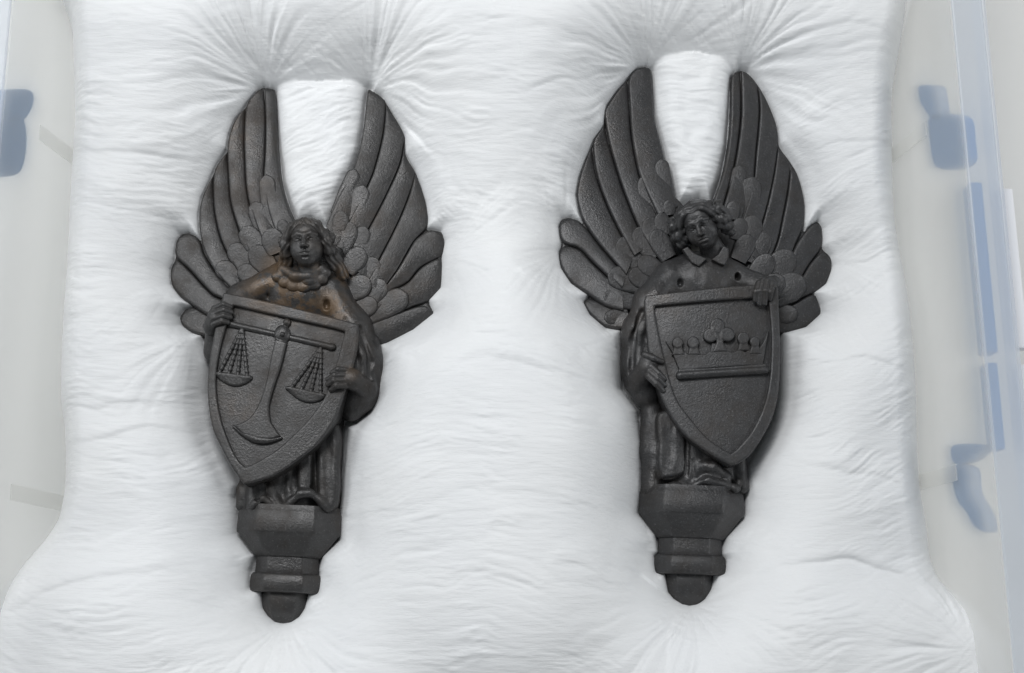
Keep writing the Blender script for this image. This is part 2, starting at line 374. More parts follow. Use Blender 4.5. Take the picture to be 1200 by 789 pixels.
CUSH = [(60,-60),(76,-10),(80,25),(92,48),(92,100),(91,150),(87,195),(84,250),(80,320),(76,400),(74,470),(78,500),(80,540),(79,590),(72,622),(40,675),(8,728),(-25,765),(-70,900),(300,925),(600,930),(900,925),(1150,900),(1153,800),(1145,755),(1118,718),(1088,692),(1076,660),(1077,610),(1074,550),(1070,460),(1064,370),(1056,310),(1046,255),(1043,170),(1042,110),(1052,50),(1064,0),(1068,-60),(900,-90),(600,-95),(300,-90)]

def build_cushion():
    h = 1.5
    xs = np.arange(-760, 740, h, dtype=np.float32); ys = np.arange(-640, 560, h, dtype=np.float32)
    # keep only what lies inside the crate
    X, Y = np.meshgrid(xs, ys, indexing='ij')
    sil = []; dA = poly_sdf(X, Y, UP(OUT_A, 12)); dB = poly_sdf(X, Y, UP(OUT_B, 12)); ds = np.minimum(dA, dB)
    gA = poly_sdf(X, Y, UP(GAP_A, 20)); gB = poly_sdf(X, Y, UP(GAP_B, 20)); gap = np.minimum(gA, gB)
    well = np.minimum(ds, gap-5)
    edge = -poly_sdf(X, Y, crom(UP(CUSH, 10), 4, True))+9+16*sstep(560, 700, 394.5-Y)
    # inverse map to photo-like coordinates on the mid plane for shaping
    px = X+600; py = 394.5-Y
    top = 84+30*np.exp(-((px-600)/110)**2)*sstep(300, 480, py)+26*sstep(600, 760, py)+8*sstep(150, 30, py)
    top = top+9*fbm(X/170, Y/170, 5, 2)
    top = top+34*np.sqrt(np.clip(1-((px-592)/165)**2-((py-560)/235)**2, 0, 1))             # plump bolster between the figures
    top = top-30*np.exp(-((px-592)/95)**2-((py-245)/75)**2)+24*np.exp(-((py-25)/55)**2)     # valley above it, roll along the head end
    top = top-16*np.exp(-((py-668)/24)**2)*sstep(860, 960, px)-12*np.exp(-((py-640)/26)**2)*sstep(250, 150, px)
    top = top-10*np.exp(-((py-190)/20)**2)*sstep(250, 170, px)-10*np.exp(-((py-305)/20)**2)*sstep(940, 1000, px)-8*np.exp(-((py-480)/18)**2)*sstep(230, 150, px)
    Rw = 82+12*fbm(X/120, Y/120, 9, 2)+16*sstep(560, 720, py)+18*sstep(160, 60, py)
    t = np.clip(well/Rw, 0, 1); prof = np.sqrt(np.maximum(1-(1-t)**2, 0))
    prof = 0.45*prof+0.55*np.sin(np.pi/2*t)**1.15
    z = np.where(well > 0, 8+(top-8)*prof, -4+12*sstep(-9, 0, well))
    def blur(a, r, times=3):
        for _ in range(times):
            for axis in (0, 1):
                p = np.pad(a, [(r+1, r) if k == axis else (0, 0) for k in (0, 1)], mode='edge').astype(np.float64); cs = np.cumsum(p, axis)
                hi = np.take(cs, np.arange(2*r+1, cs.shape[axis]), axis); lo = np.take(cs, np.arange(0, cs.shape[axis]-2*r-1), axis); a = (hi-lo)/(2*r+1)
        return a.astype(np.float32)
    zs1 = blur(z, 4); zs2 = blur(z, 14)
    b1 = sstep(3, 16, well); b2 = sstep(18, 55, well); z = z*(1-b1)+(zs1*(1-b2)+zs2*b2)*b1
    # the flat pad between the wings
    tp = np.clip(ds/30, 0, 1); pad = -4+31*np.sqrt(np.maximum(1-(1-tp)**2, 0))+2.5*fbm(X/40, Y/60, 21, 2)
    pad = np.where(gap < 10, pad, -50); 
    zz = np.maximum(z, pad)
    body = zz
    # ---- gathers: wrinkles that run away from the castings' edge
    amp_in = sstep(0.0, 14, well)
    wr = np.zeros_like(X)
    gath = [((311,100),1.0),((433,101),1.0),((757,75),1.0),((867,79),1.0),((332,728),0.55),((808,708),0.55),((205,330),0.18),((519,300),0.22),((657,290),0.22),((975,305),0.18),((1110,760),0.5),((225,395),0.2)]
    wsum = np.zeros_like(X)
    for k, (p, a) in enumerate(gath):
        cx, cy = U(*p, 20); dx, dy = X-cx, Y-cy; r = np.sqrt(dx*dx+dy*dy)+1e-3
        th = np.arctan2(dy, dx)+0.10*fbm(X/80, Y/80, 40+k, 2)
        ca, sa = np.cos(th), np.sin(th); lr = np.log(r+8)
        n1 = fbm(ca*4.6+lr*0.22+k*7.3, sa*4.6-lr*0.16+k*3.1, 60+k, 2); n2 = fbm(ca*11+lr*0.5+k, sa*11+lr*0.35-k, 80+k, 2)
        wgt = a*np.exp(-(r/115)**2); am = np.clip(r/40, 0.12, 1)
        wr += wgt*am*(4.2*n1+0.9*ridge(n1)+2.4*n2+0.6*ridge(n2))*(0.55+0.9*sstep(-0.4, 0.5, fbm(X/55, Y/55, 140+k, 2))); wsum += wgt
    between = sstep(318, 345, px)*sstep(425, 400, px)+sstep(768, 790, px)*sstep(860, 838, px)
    wr *= 1-0.6*between*sstep(115, 95, py)
    # horizontal crepe
    wx = X+14*fbm(X/70, Y/70, 11, 2); wy = Y+11*fbm(X/110, Y/80, 12, 2)
    slope = 0.22*np.sin(X/170+0.6)
    v = wy+slope*wx
    cr = 0.55*ridge(fbm(wx/62, v/13, 15, 2))+0.55*ridge(fbm(wx/38, v/7.0, 16, 2))+0.8*fbm(wx/50, v/8.0, 17, 2)+2.2*fbm(wx/120, v/40, 19, 2)+0.3*fbm(wx/14, v/3.6, 23, 2)
    cr = 0.72*cr*(1+0.7*np.exp(-(well/65)**2))
    patch = 0.35+0.95*sstep(-0.25, 0.55, fbm(X/90, Y/60, 27, 2))
    wr += cr*patch*np.clip(1-0.75*wsum, 0.2, 1)
    # short perpendicular gathers along the castings' flanks
    gx, gy = np.gradient(well, h); gx, gy = gx.astype(np.float32), gy.astype(np.float32)
    # along-boundary coordinate from the tangent direction (locally horizontal edges gather vertically)
    ver = np.abs(gy)
    g2 = ridge(fbm(X/7.5+0.15*Y, Y/70, 31, 2))
    wr += 1.1*g2*ver*np.exp(-(well/42)**2)*sstep(0.2, 0.8, ver)
    zz = zz+wr*amp_in*(gap > 2)+np.where(gap <= 2, (1.0*cr+1.2*fbm(X/30+Y/60, Y/22-X/70, 29, 2))*sstep(0, 12, ds), 0)
    # ---- tucks: folded seams where the cloth overlaps itself
    tucks = [([(90,187),(150,189),(215,186),(262,180)],5,6),([(74,478),(120,482),(165,474),(215,478)],4,6),([(78,522),(120,520),(180,506),(240,510)],4,5),([(930,322),(985,308),(1055,304)],5,6),
             ([(930,428),(985,424),(1035,433),(1065,446)],4,5),([(925,548),(975,552),(1030,566),(1072,590)],4,6),([(905,662),(960,657),(1020,664),(1076,690)],9,10),
             ([(505,345),(560,325),(620,326),(690,350)],5,8),([(480,470),(545,440),(620,442),(700,462)],2.5,6),([(20,720),(90,690),(170,672),(250,676)],5,10),
             ([(600,20),(606,60),(612,100)],2,6),([(905,60),(980,50),(1040,66)],3,6),([(180,620),(120,640),(75,640)],3,6),([(950,176),(1000,172),(1045,176)],3,5),([(470,600),(560,585),(660,590),(740,610)],2,8),([(350,735),(365,760),(372,800)],4,8),([(795,715),(780,750),(775,800)],4,8)]
    for pts, dep, wd in tucks:
        q = resample(crom(UP(pts, 45), 8), 40); best = np.full(X.shape, 1e9, np.float32); sg = np.zeros_like(X); tt = np.zeros_like(X)
        lo = q.min(0)-60; hi = q.max(0)+60
        i0, i1 = np.searchsorted(xs, (lo[0], hi[0])); j0, j1 = np.searchsorted(ys, (lo[1], hi[1])); sl = (slice(i0, i1), slice(j0, j1))
        xx, yy = X[sl], Y[sl]+5*fbm(X[sl]/55, Y[sl]/55, 34, 2)
        b = np.full(xx.shape, 1e9, np.float32); s_ = np.zeros_like(b); u_ = np.zeros_like(b)
        for i in range(len(q)-1):
            e = q[i+1]-q[i]; wx_, wy_ = xx-q[i][0], yy-q[i][1]; t_ = np.clip((wx_*e[0]+wy_*e[1])/(e@e), 0, 1)
            dd = np.sqrt((wx_-e[0]*t_)**2+(wy_-e[1]*t_)**2); m = dd < b
            b[m] = dd[m]; s_[m] = np.sign(e[0]*wy_-e[1]*wx_)[m]; u_[m] = (i+t_[m])/(len(q)-1)
        tap = np.maximum(np.sin(np.pi*np.clip(u_, 0, 1)), 0)**0.6
        zz[sl] += 0.62*tap*(-dep*np.exp(-(b/(wd*0.55))**2)*0.32+np.tanh(s_*b/2.2)*0.40*dep*np.exp(-(b/(wd*2.6))**2))*sstep(2, 22, well[sl])
    # ---- outer edge rolls down to the crate base
    te = np.clip(edge/48, 0, 1); ep = np.sqrt(np.maximum(1-(1-te)**2, 0))
    zz = np.where(edge > 0, -74+(zz+74)*ep, -74)
    zz = np.maximum(zz, -74)
    keep = edge > -4
    nx, ny = X.shape; idx = np.arange(nx*ny).reshape(nx, ny)
    kc = keep[:-1, :-1] & keep[1:, :-1] & keep[1:, 1:] & keep[:-1, 1:]
    # cells wholly hidden under the castings are not needed
    kc &= ~((ds[:-1, :-1] < -14) & (ds[1:, 1:] < -14))
    F = np.stack([idx[:-1, :-1][kc], idx[1:, :-1][kc], idx[1:, 1:][kc], idx[:-1, 1:][kc]], 1)
    used, inv = np.unique(F, return_inverse=True)
    V = np.stack([X.ravel()[used], Y.ravel()[used], zz.ravel()[used]], 1)
    return V, inv.reshape(F.shape)
ORIGIN[0] = np.array((0, 0, -74*S))
V, F = build_cushion()
cu = mesh_obj('padded_cushion', V, F, FABRIC, None, origin=ORIGIN[0]); cu.location = (0, 0, -74*S)
cu['label'] = 'wrinkled white padded cushion with two hollows, lying inside the plastic crate'; cu['category'] = 'cushion'

# ================================================================== THE ANGELS
VS = [0, .025, .06, .11, .18, .28, .4, .5, .6, .72, .82, .89, .94, .975, 1]
def feather(name, Lp, Rp, z0, z1, dome, parent, mat, tilt=0.0, base=2.0, rho=4.5, n=34, zt=None):
    """loft between two edge curves (photo points, root to tip) with a rounded, slightly ridged top"""
    zt = (z0+z1)/2+dome*0.6 if zt is None else zt
    A = resample(crom(UP(Lp, zt), 6), n); B = resample(crom(UP(Rp, zt), 6), n)
    wd = np.linalg.norm(A-B, axis=1); ln = np.linalg.norm(np.diff((A+B)/2, axis=0), axis=1); acc = np.r_[0, np.cumsum(ln)]; tip = acc[-1]-acc
    v = []; nv = len(VS)
    for i in range(n):
        u = i/(n-1); zb = z0+(z1-z0)*u
        v.append((*A[i], base))
        for s in VS:
            p = A[i]+(B[i]-A[i])*s; e = min(s, 1-s)*wd[i]; e = min(e, tip[i]*0.9+0.01); t = min(1, e/rho)
            z = zb+dome*(0.78*math.sqrt(max(0, 1-(1-t)**2))+0.22*math.sin(math.pi*s))+tilt*(s-0.5)
            v.append((p[0], p[1], z))
        v.append((*B[i], base))
    m = nv+2; f = []
    (ax, ay), (bx, by) = A[n//2], B[n//2]; d = (A[n//2+1]-A[n//2-1]); flip = d[0]*(by-ay)-d[1]*(bx-ax) > 0
    for i in range(n-1):
        for j in range(m-1):
            q = (i*m+j, (i+1)*m+j, (i+1)*m+j+1, i*m+j+1)
            f.append(q if flip else q[::-1])
    f.append(tuple(range(m)) if flip else tuple(range(m))[::-1])
    e = tuple((n-1)*m+j for j in range(m)); f.append(e[::-1] if flip else e)
    o = part(name, v, f, mat, parent); o.data.set_sharp_from_angle(angle=R(55)); return o
def covert(cx, cy, ln, wd, ang, z, parent, mat, dome=3.2, lean=0.0):
    wd *= 1.12; ln *= 1.1
    a = R(ang); ux, uy = math.cos(a), -math.sin(a); nx_, ny_ = -uy, ux   # photo y points down
    L, Rr = [], []
    for k in range(13):
        t = k/12; s = (t-0.5)*ln; r = wd/2/ln                      # straight sides, round outer end
        q = max(0.0, (t-(1-r*1.25))/(r*1.25)); w2 = wd/2*(0.80+0.20*min(1, t*2.2))*math.sqrt(max(0, 1-q*q))
        bx, by = cx+ux*s, cy+uy*s
        L.append((bx+nx_*w2, by+ny_*w2)); Rr.append((bx-nx_*w2, by-ny_*w2))
    feather('covert_feather', L, Rr, z-1.5, z+1.0, dome, parent, mat, 0, base=4, rho=2.2, n=24)
def wing(parent, mat, outline, prim, low, cov, mir, mound):
    pl = crom(UP(outline, 16), 3, True)
    lo, hi = pl.min(0)-4, pl.max(0)+4
    v = Vol((lo[0], lo[1], -3), (hi[0], hi[1], 30), 1.6); v.ext(pl, 0, 11, 3)
    for (p, r) in mound: v.ell(P3(*p), r, 8)
    V, F = v.mesh(); w_ = part('wing', V, F, mat, parent)
    for k, (L, Rr) in enumerate(prim):
        feather('flight_feather', L, Rr, 25-1.2*k, 9, 4.6, w_, mat, tilt=mir*4.0, rho=2.2, zt=18)
    for k, (L, Rr) in enumerate(low):
        feather('flight_feather', L, Rr, 20-k*1.5, 8, 6.0, w_, mat, tilt=mir*3.0, n=24, rho=2.8, zt=17)
    for c in cov: covert(*c[:5], c[5]+3.0, w_, mat, dome=(c[6]-1.5) if len(c) > 6 else 2.5)
    return w_

def grp(name, label, cat, px, py, group):
    o = bpy.data.objects.new(name, None); col.objects.link(o); x, y = U(px, py, 0); o.location = (x*S, y*S, 0)
    o['label'] = label; o['category'] = cat; o['group'] = group; o.empty_display_size = 0.02
    ORIGIN[0] = np.array((x*S, y*S, 0)); return o

def pedestal(parent, mat, top, bot, prof):
    """prof: list of tiers; tier = list of (photo y at which, half width, depth) along the axis"""
    p0 = np.array(U(*top, 46)); p1 = np.array(U(*bot, 20)); L = np.linalg.norm(p1-p0); ax = (p1-p0)/L; nx_ = np.array((-ax[1], ax[0]))
    base = None
    for ti, (name, rnd, rings) in enumerate(prof):
        # cross-section: half octagon, corners eased (flat front, two splayed sides)
        if rnd: cs = [(math.cos(a), math.sin(a)) for a in np.linspace(math.pi, 0, 25)]
        else:
            base_cs = [(-1, 0), (-1, .52), (-.56, .96), (.56, .96), (1, .52), (1, 0)]; cs = [base_cs[0]]
            for i in range(1, 5):
                a, b, c = [np.array(base_cs[i+k]) for k in (-1, 0, 1)]
                ra = min(0.045, 0.4*np.linalg.norm(a-b)); q0 = b+(a-b)/np.linalg.norm(a-b)*ra; q1 = b+(c-b)/np.linalg.norm(c-b)*ra
                for t in (0, .5, 1): cs.append(tuple((1-t)**2*q0+2*t*(1-t)*b+t*t*q1))
            cs.append(base_cs[-1])
        v = []; m = len(cs)
        for (s, hw, hz) in rings:
            c = p0+ax*s
            for (a, b) in cs: v.append((*(c+nx_*a*hw), b*hz))
        f = []
        for i in range(len(rings)-1):
            for j in range(m):
                f.append((i*m+j, i*m+(j+1) % m, (i+1)*m+(j+1) % m, (i+1)*m+j))
        f.append(tuple(range(m))[::-1]); f.append(tuple((len(rings)-1)*m+j for j in range(m)))
        f = [q[::-1] for q in f]
        par = parent if base is None else base
        o = part(name, v, f, mat, par, sharp=38)
        bm_fix(o)
        if base is None: base = o
    return base
import bmesh
def bm_fix(o):
    b = bmesh.new(); b.from_mesh(o.data); bmesh.ops.recalc_face_normals(b, faces=b.faces); b.to_mesh(o.data); b.free()

def tiers(sc=1.0, w=1.0):
    def k(l): return [(s*sc, hw*w, hz) for s, hw, hz in l]
    return [('pedestal', False, k([(-6, 57.5, 50), (0, 58.5, 51), (1.5, 59.5, 52), (24, 60, 52.5), (25.5, 59.5, 52), (27, 57.5, 50.5), (48, 41, 37.5), (51, 38.5, 36), (52, 36, 34)])),
            ('neck_block', False, k([(47, 36, 34), (53, 36, 34), (62, 36, 34), (71, 36.5, 34.5), (74, 36, 33)])),
            ('ring_moulding', False, k([(69.5, 37, 34), (70.5, 39, 36.5), (73, 40.5, 38.5), (80, 41, 39), (87, 40.8, 38.8), (90, 40, 38), (91.5, 38.5, 36)])),
            ('finial', False, k([(88, 26.5, 28), (92, 27, 29), (102, 26.6, 28.5), (108, 25.6, 27.5), (113, 23.8, 26), (117.5, 21, 23.5), (121.5, 17.6, 20), (124.8, 13.8, 16), (127, 10.5, 12), (128.4, 7, 8), (129, 3, 3.5)]))]

# ---- heads
def rotm(yaw, pitch, roll):
    M = Matrix.Rotation(R(roll), 3, 'Z') @ Matrix.Rotation(R(yaw), 3, 'Y') @ Matrix.Rotation(R(pitch), 3, 'X')
    return np.array(M)
def head(parent, mat, px, py, z, M, sc, style):
    c = P3(px, py, z); T = lambda x, y, zz: c+M@(np.array((x, y, zz), float)*sc)
    v = Vol(c-np.array((34, 44, 34))*sc, c+np.array((34, 34, 34))*sc, 0.55)
    E = lambda p, r, k=2, mode='add': v.ell(T(*p), np.array(r)*sc, k*sc, mode, M)
    C = lambda a, b, ra, rb=None, k=2, mode='add': v.cap(T(*a), T(*b), ra*sc, None if rb is None else rb*sc, k*sc, mode)
    E((0, 5, -2), (18.5, 20, 18)); E((0, -6, 4), (17, 18, 14), 6); E((0, -19, 9), (6.5, 5.5, 6), 6)
    for s in (-1, 1): E((s*8.5, -8, 9.5), (6, 6.5, 5.5), 5)                       # cheeks
    E((0, 11, 8), (14, 10, 9.5), 5)                                              # forehead
    for s in (-1, 1): E((s*7.4, 1.2, 20.0), (5.4, 3.9, 6.6), 2.2, 'sub')
    for s in (-1, 1):
        E((s*7.2, 0.6, 13.8), (3.7, 2.6, 3.5), 0.6)                              # eyeballs
        C((s*11.2, 1.6, 14.6), (s*7.2, 3.6, 17.4), 0.9, 1.1, 1.0); C((s*7.2, 3.6, 17.4), (s*3.4, 1.8, 16.6), 1.1, 0.8, 1.0)   # upper lids
        C((s*10.6, -1.2, 14.6), (s*7.2, -2.4, 16.2), 0.7, 0.8, 1.0); C((s*7.2, -2.4, 16.2), (s*3.8, -1.2, 15.9), 0.8, 0.6, 1.0)
        C((s*12.5, 5.6, 14.0), (s*7, 7.4, 17.4), 1.2, 1.3, 3.5); C((s*7, 7.4, 17.4), (s*2.6, 6.2, 18.0), 1.3, 1.2, 3.5)      # brows
    C((0, 5.5, 17.6), (0, -1, 20.4), 1.9, 2.0, 2.5); C((0, -1, 20.4), (0, -5.6, 23.2), 2.0, 2.7, 1.5)                          # nose
    for s in (-1, 1): E((s*2.9, -6.4, 20.2), (2.0, 1.8, 2.2), 1.5)
    E((0, -9.0, 19.6), (1.0, 1.8, 1.6), 1, 'sub')
    E((0, -13, 14.5), (7.5, 5.5, 4.2), 4)                                        # muzzle
    C((-4.2, -12.4, 17.2), (0, -11.6, 18.8), 0.8, 1.4, 1.6); C((4.2, -12.4, 17.2), (0, -11.6, 18.8), 0.8, 1.4, 1.6)
    C((-3.0, -14.9, 17.0), (3.0, -14.9, 17.0), 1.5, 1.5, 1.6); E((0, -15, 18.0), (3, 1.6, 1.5), 1)
    C((-4.6, -13.3, 17.8), (0, -13.1, 20.0), 0.5, 0.7, 1.0, 'sub'); C((4.6, -13.3, 17.8), (0, -13.1, 20.0), 0.5, 0.7, 1.0, 'sub')
    E((0, -17.8, 17.6), (4, 1.3, 2), 1.5, 'sub')
    C((0, -12, -4), (0, -36, -12), 10.5, 14, 4)                                   # neck
    V, F = v.mesh(); hd = part('head', V, F, mat, parent)
    # hair
    v = Vol(c-np.array((48, 56, 36))*sc, c+np.array((48, 38, 34))*sc, 0.7)
    E((0, 6, -5), (20.5, 21.5, 19), 0); E((0, 15, 1), (17.5, 12.5, 15), 5)
    E((0, -5.5, 14), (18.2, 22.0 if style == 'A' else 20, 18), 2.5, 'sub')
    if style == 'A':
        for s in (-1, 1):
            v.chain([T(s*2, 22, 9), T(s*13, 17, 11), T(s*19, 7, 9)], [4*sc, 4.6*sc, 4.8*sc], 2.5)
            v.chain([T(s*19, 8, 8), T(s*22, -1, 6), T(s*21.5, -10, 2)], [4.8*sc, 5.6*sc, 4.5*sc], 2)
            E((s*25, 4, 1), (5, 6.5, 5.5), 2); E((s*25, -8, -2), (5.5, 6.5, 5.5), 2)
            v.chain([T(s*24, -8, -6), T(s*29, -20, -12), T(s*33, -32, -18)], [6*sc, 6*sc, 6.5*sc], 2.5)
            v.chain([T(s*21, -12, -4), T(s*24, -24, -12)], [5*sc, 5*sc], 2.5)
    else:
        for s in (-1, 1):
            v.chain([T(s*2, 22, 8), T(s*12, 19, 12), T(s*19, 10, 10)], [4.5*sc, 5.6*sc, 5*sc], 2)
            v.chain([T(s*19, 10, 10), T(s*26, 10, 7), T(s*31, 4, 3)], [5*sc, 5.4*sc, 4.6*sc], 3)
            v.chain([T(s*20, 2, 8), T(s*26, -2, 6), T(s*32, -3, 1)], [4.6*sc, 5.4*sc, 4.4*sc], 3)
            v.chain([T(s*20, -7, 5), T(s*26, -11, 2), T(s*30, -12, -3)], [4.4*sc, 5*sc, 4.2*sc], 3)
            E((s*27, 15, 3), (5, 4.5, 5), 1.5); E((s*17, 19, 7), (5.5, 4.5, 5), 1.5)
            v.chain([T(s*22, -14, -2), T(s*26, -20, -8)], [5*sc, 4.5*sc], 1.5)
    # strand grooves
    sl, X, Y, Z = v.sub(v.lo, v.lo+v.h*(v.n-1)); x, y, zz = X-c[0], Y-c[1], Z-c[2]
    x, y, zz = [(M[0][i]*x+M[1][i]*y+M[2][i]*zz)/sc for i in range(3)]
    ph = 0.95*(np.abs(x)*0.9+y*0.45)+1.1*np.sin(y*0.28+zz*0.1) if style == 'A' else 0.9*np.sqrt((np.abs(x)-6)**2+(y-2)**2)+1.5*np.sin(np.arctan2(y, np.abs(x)+2)*4)
    v.F += (0.42*sc*np.sin(ph*1.25)).astype(np.float32)
    V, F = v.mesh(); part('hair', V, F, mat, hd)
    return hd

def hand(name, parent, mat, palm, fingers, rs=(3.6, 3.5, 2.9), extra=()):
    pts = [p[0] for p in palm]+[q for f in fingers for q in f]
    xs = [p[0] for p in pts]; ys = [p[1] for p in pts]
    v = vol_px(min(xs)-18, max(xs)+18, min(ys)-18, max(ys)+18, 34, 84, 0.6)
    for (p, r) in palm: v.ell(P3(*p), r, 4)
    for (a, b, ra, rb) in extra: v.cap(P3(*a), P3(*b), ra, rb, 4)
    for f in fingers:
        w2 = Vol(v.lo, v.lo+v.h*(v.n-1), v.h); w2.F = v.F
        for i in range(len(f)-1): v.cap(P3(*f[i]), P3(*f[i+1]), rs[i], rs[i+1], 1.0)
    V, F = v.mesh(); return part(name, V, F, mat, parent)

# ------------------------------------------------------------------ angel with the scales
GA = 'pair of dark cast-iron angels resting in the cushion'
A = grp('angel_figure', 'dark iron winged angel holding a shield with balance scales, rust-brown chest', 'statue', 345, 420, GA)
M_ = IRON_A
A_inner = [(322,106),(324,141),(326,180),(330,214),(338,241),(347,266)]
A1 = [(309,103),(311,141),(311,180),(310,214),(316,250),(330,288)]
A2 = [(288,124),(286,156),(287,186),(289,217),(295,247),(314,298)]
A3 = [(266,176),(268,208),(271,238),(280,268),(288,287),(304,316)]
A4 = [(250,203),(250,232),(253,256),(262,287),(284,328)]
A5 = [(235,277),(240,295),(253,319),(274,342)]
rv = lambda l: l[::-1]
prim = [(rv(A_inner)+[(316,101)], rv(A1)+[(311,101)]),
        (rv(A1)+[(308,101)], rv(A2)+[(295,112),(303,103)]),
        (rv(A2), rv(A3)+[(268,159),(274,141),(285,126)]),
        (rv(A3), rv(A4)+[(256,189),(265,177)]),
        (rv(A4), rv(A5)+[(233,253),(236,232),(245,211),(249,205)])]
low = [([(274,342),(253,319),(239,296),(234,281),(222,272),(212,273)], [(262,352),(250,346),(238,334),(222,316),(206,301),(205,286),(209,276)]),
       ([(262,352),(250,346),(238,334),(222,316),(207,302),(202,308)], [(262,380),(244,371),(226,359),(213,349),(201,334),(199,318),(201,310)]),
       ([(262,380),(240,366),(228,359),(217,361),(212,367)], [(262,398),(238,394),(226,390),(214,382),(210,373),(211,368)])]
cov = [(315,238,62,18,95,20),(306,262,50,20,108,19.5),(320,282,28,26,110,27),(297,284,40,24,125,21),(306,303,32,26,130,25),(284,302,38,24,135,20),(270,320,36,22,150,18),(332,268,20,14,100,25),(293,322,30,22,150,23),(262,340,32,18,160,16)]
out = [(309,101),(322,106),(324,141),(326,180),(330,214),(338,241),(350,270),(352,300),(320,360),(280,395),(238,394),(226,390),(213,381),(210,371),(216,361),(226,358),(213,349),(201,334),(199,316),(204,302),(206,286),(210,274),(222,272),(235,280),(233,253),(236,232),(245,211),(254,191),(266,174),(268,159),(274,141),(288,122),(302,104)]
wing(A, M_, out, prim, low, cov, 1, [((328,298,10),(22,26,17)),((318,300,6),(34,44,17)),((290,335,4),(34,30,16))])
a0 = [(431,103),(429,116),(426,147),(420,180),(412,205),(399,229),(390,250),(383,268)]
a1 = [(452,120),(449,156),(440,195),(432,217),(414,252),(398,286)]
a2 = [(474,162),(469,190),(454,226),(438,259),(423,287),(410,312)]
a3 = [(486,202),(479,229),(466,262),(448,299),(432,330)]
a4 = [(499,267),(484,284),(466,317),(447,345)]
prim = [(rv(a0)+[(432,103)], rv(a1)+[(446,112),(436,104)]),
        (rv(a1), rv(a2)+[(474,158),(468,146),(460,132),(454,122)]),
        (rv(a2), rv(a3)+[(475,182),(474,165)]),
        (rv(a3), rv(a4)+[(501,256),(499,238),(493,217),(488,205)])]
low = [([(447,345),(466,317),(484,284),(490,277),(502,269),(514,270)], [(440,362),(460,342),(478,331),(493,313),(517,299),(521,284),(518,273)]),
       ([(440,362),(460,342),(478,331),(493,313),(512,302),(517,303)], [(430,372),(470,365),(484,359),(502,352),(516,337),(519,318),(518,306)]),
       ([(425,385),(452,372),(472,364),(496,357),(506,364)], [(425,402),(444,404),(454,401),(484,386),(506,371),(507,367)])]
cov = [(405,224,52,15,65,20),(415,246,58,20,68,19.5),(399,258,20,18,80,26),(407,276,30,20,70,24),(420,282,34,20,60,21),(416,304,30,24,50,24),(430,318,36,22,50,20),(420,336,30,26,30,24),(450,359,58,26,27,16.5,6),(438,342,34,24,40,20),(427,360,30,22,25,21),(393,276,20,16,80,24)]
out = [(431,103),(435,104),(448,113),(460,132),(469,147),(474,159),(475,180),(486,199),(493,217),(499,238),(501,256),(500,268),(517,270),(521,283),(518,298),(516,337),(502,352),(508,367),(484,386),(454,401),(444,404),(400,395),(380,330),(378,285),(383,268),(390,250),(399,229),(412,205),(420,180),(426,147),(429,116)]
wing(A, M_, out, prim, low, cov, -1, [((394,292,10),(16,26,17)),((405,295,6),(26,44,17)),((418,345,4),(34,36,16))])

v = vol_px(228, 456, 296, 612, 0, 66, 1.15)
c = P3
v.ell(c(356,348,14), (58,50,34), 6); v.ell(c(352,340,24), (40,34,26), 10)
v.chain([c(322,330,28), c(282,352,30), c(258,382,34), c(252,412,24)], [18,18,15,14], 8)                  # arm behind the shield
v.chain([c(388,342,28), c(412,385,28), c(422,425,28), c(421,462,28), c(412,480,20)], [18,22,23,20,14], 10)
v.cap(c(428,456,44), c(414,446,56), 13, 9, 6)
v.chain([c(438,400,24), c(441,430,26), c(436,462,26)], [7,7,7], 5)
v.ell(c(344,460,4), (62,84,36), 10)
v.chain([c(346,480,4), c(342,530,4), c(337,575,4)], [56,56,56], 8, 'add', 0.70)
v.ext(crom(UP([(371,498),(397,498),(397,548),(394,594),(375,597),(371,550)], 40), 4, True), 8, 44, 7, 4)
v.ext(crom(UP([(347,508),(366,508),(366,545),(364,572),(350,573),(347,545)], 44), 4, True), 12, 46.5, 4, 5)
v.chain([c(383,515,49), c(381,560,49), c(384,588,48)], [3,3.5,3], 3, 'sub'); v.chain([c(356,515,50), c(356,560,50)], [2.2,2.6], 2.5, 'sub')
v.chain([c(404,374,53), c(418,420,54), c(420,446,52)], [3,3.2,2.5], 4, 'sub'); v.chain([c(421,385,49), c(435,424,48), c(432,455,46)], [3,3.4,3], 4, 'sub')
v.chain([c(425,478,46), c(417,490,40)], [3,3], 3, 'sub')
v.chain([c(368,512,46), c(367,545,47), c(368,574,45)], [3.2,3,3], 2, 'sub')
v.chain([c(343,522,45), c(343,550,45), c(342,570,44)], [3.5,3.5,4], 3, 'sub'); v.chain([c(333,558,46), c(331,586,46)], [6,6], 4, 'sub')
v.chain([c(341,590,42), c(351,579,46), c(364,578,46), c(379,591,41)], [4.5,5,5,4.5], 4); v.chain([c(352,591,48), c(370,592,48)], [3.4,3.4], 2.5, 'sub')
v.chain([c(302,562,32), c(317,574,40), c(329,595,42)], [6,6,5], 5); v.chain([c(296,574,31), c(293,596,33)], [6,6], 8)
v.chain([c(296,593,42), c(308,584,45), c(322,594,42)], [4,4.5,4], 1.5); v.chain([c(304,595,48), c(318,597,48)], [3,3], 1.5, 'sub')
v.chain([c(308,572,44), c(301,586,45)], [3,3.5], 2, 'sub'); v.chain([c(286,574,22), c(284,592,22)], [8,8], 8)
v.drape(0.8, U(340,520,40)[1], U(340,600,40)[1], 0.33, 1)
for p, r in ((( 312,345,52), 3.2), ((381,356,54), 5.5)): v.ell(c(*p), (r, r*1.5, 14), 1.5, 'sub')          # fixing holes
V, F = v.mesh(); bodyA = part('robed_body', V, F, M_, A)
v = vol_px(318, 392, 306, 350, 36, 66, 0.7)
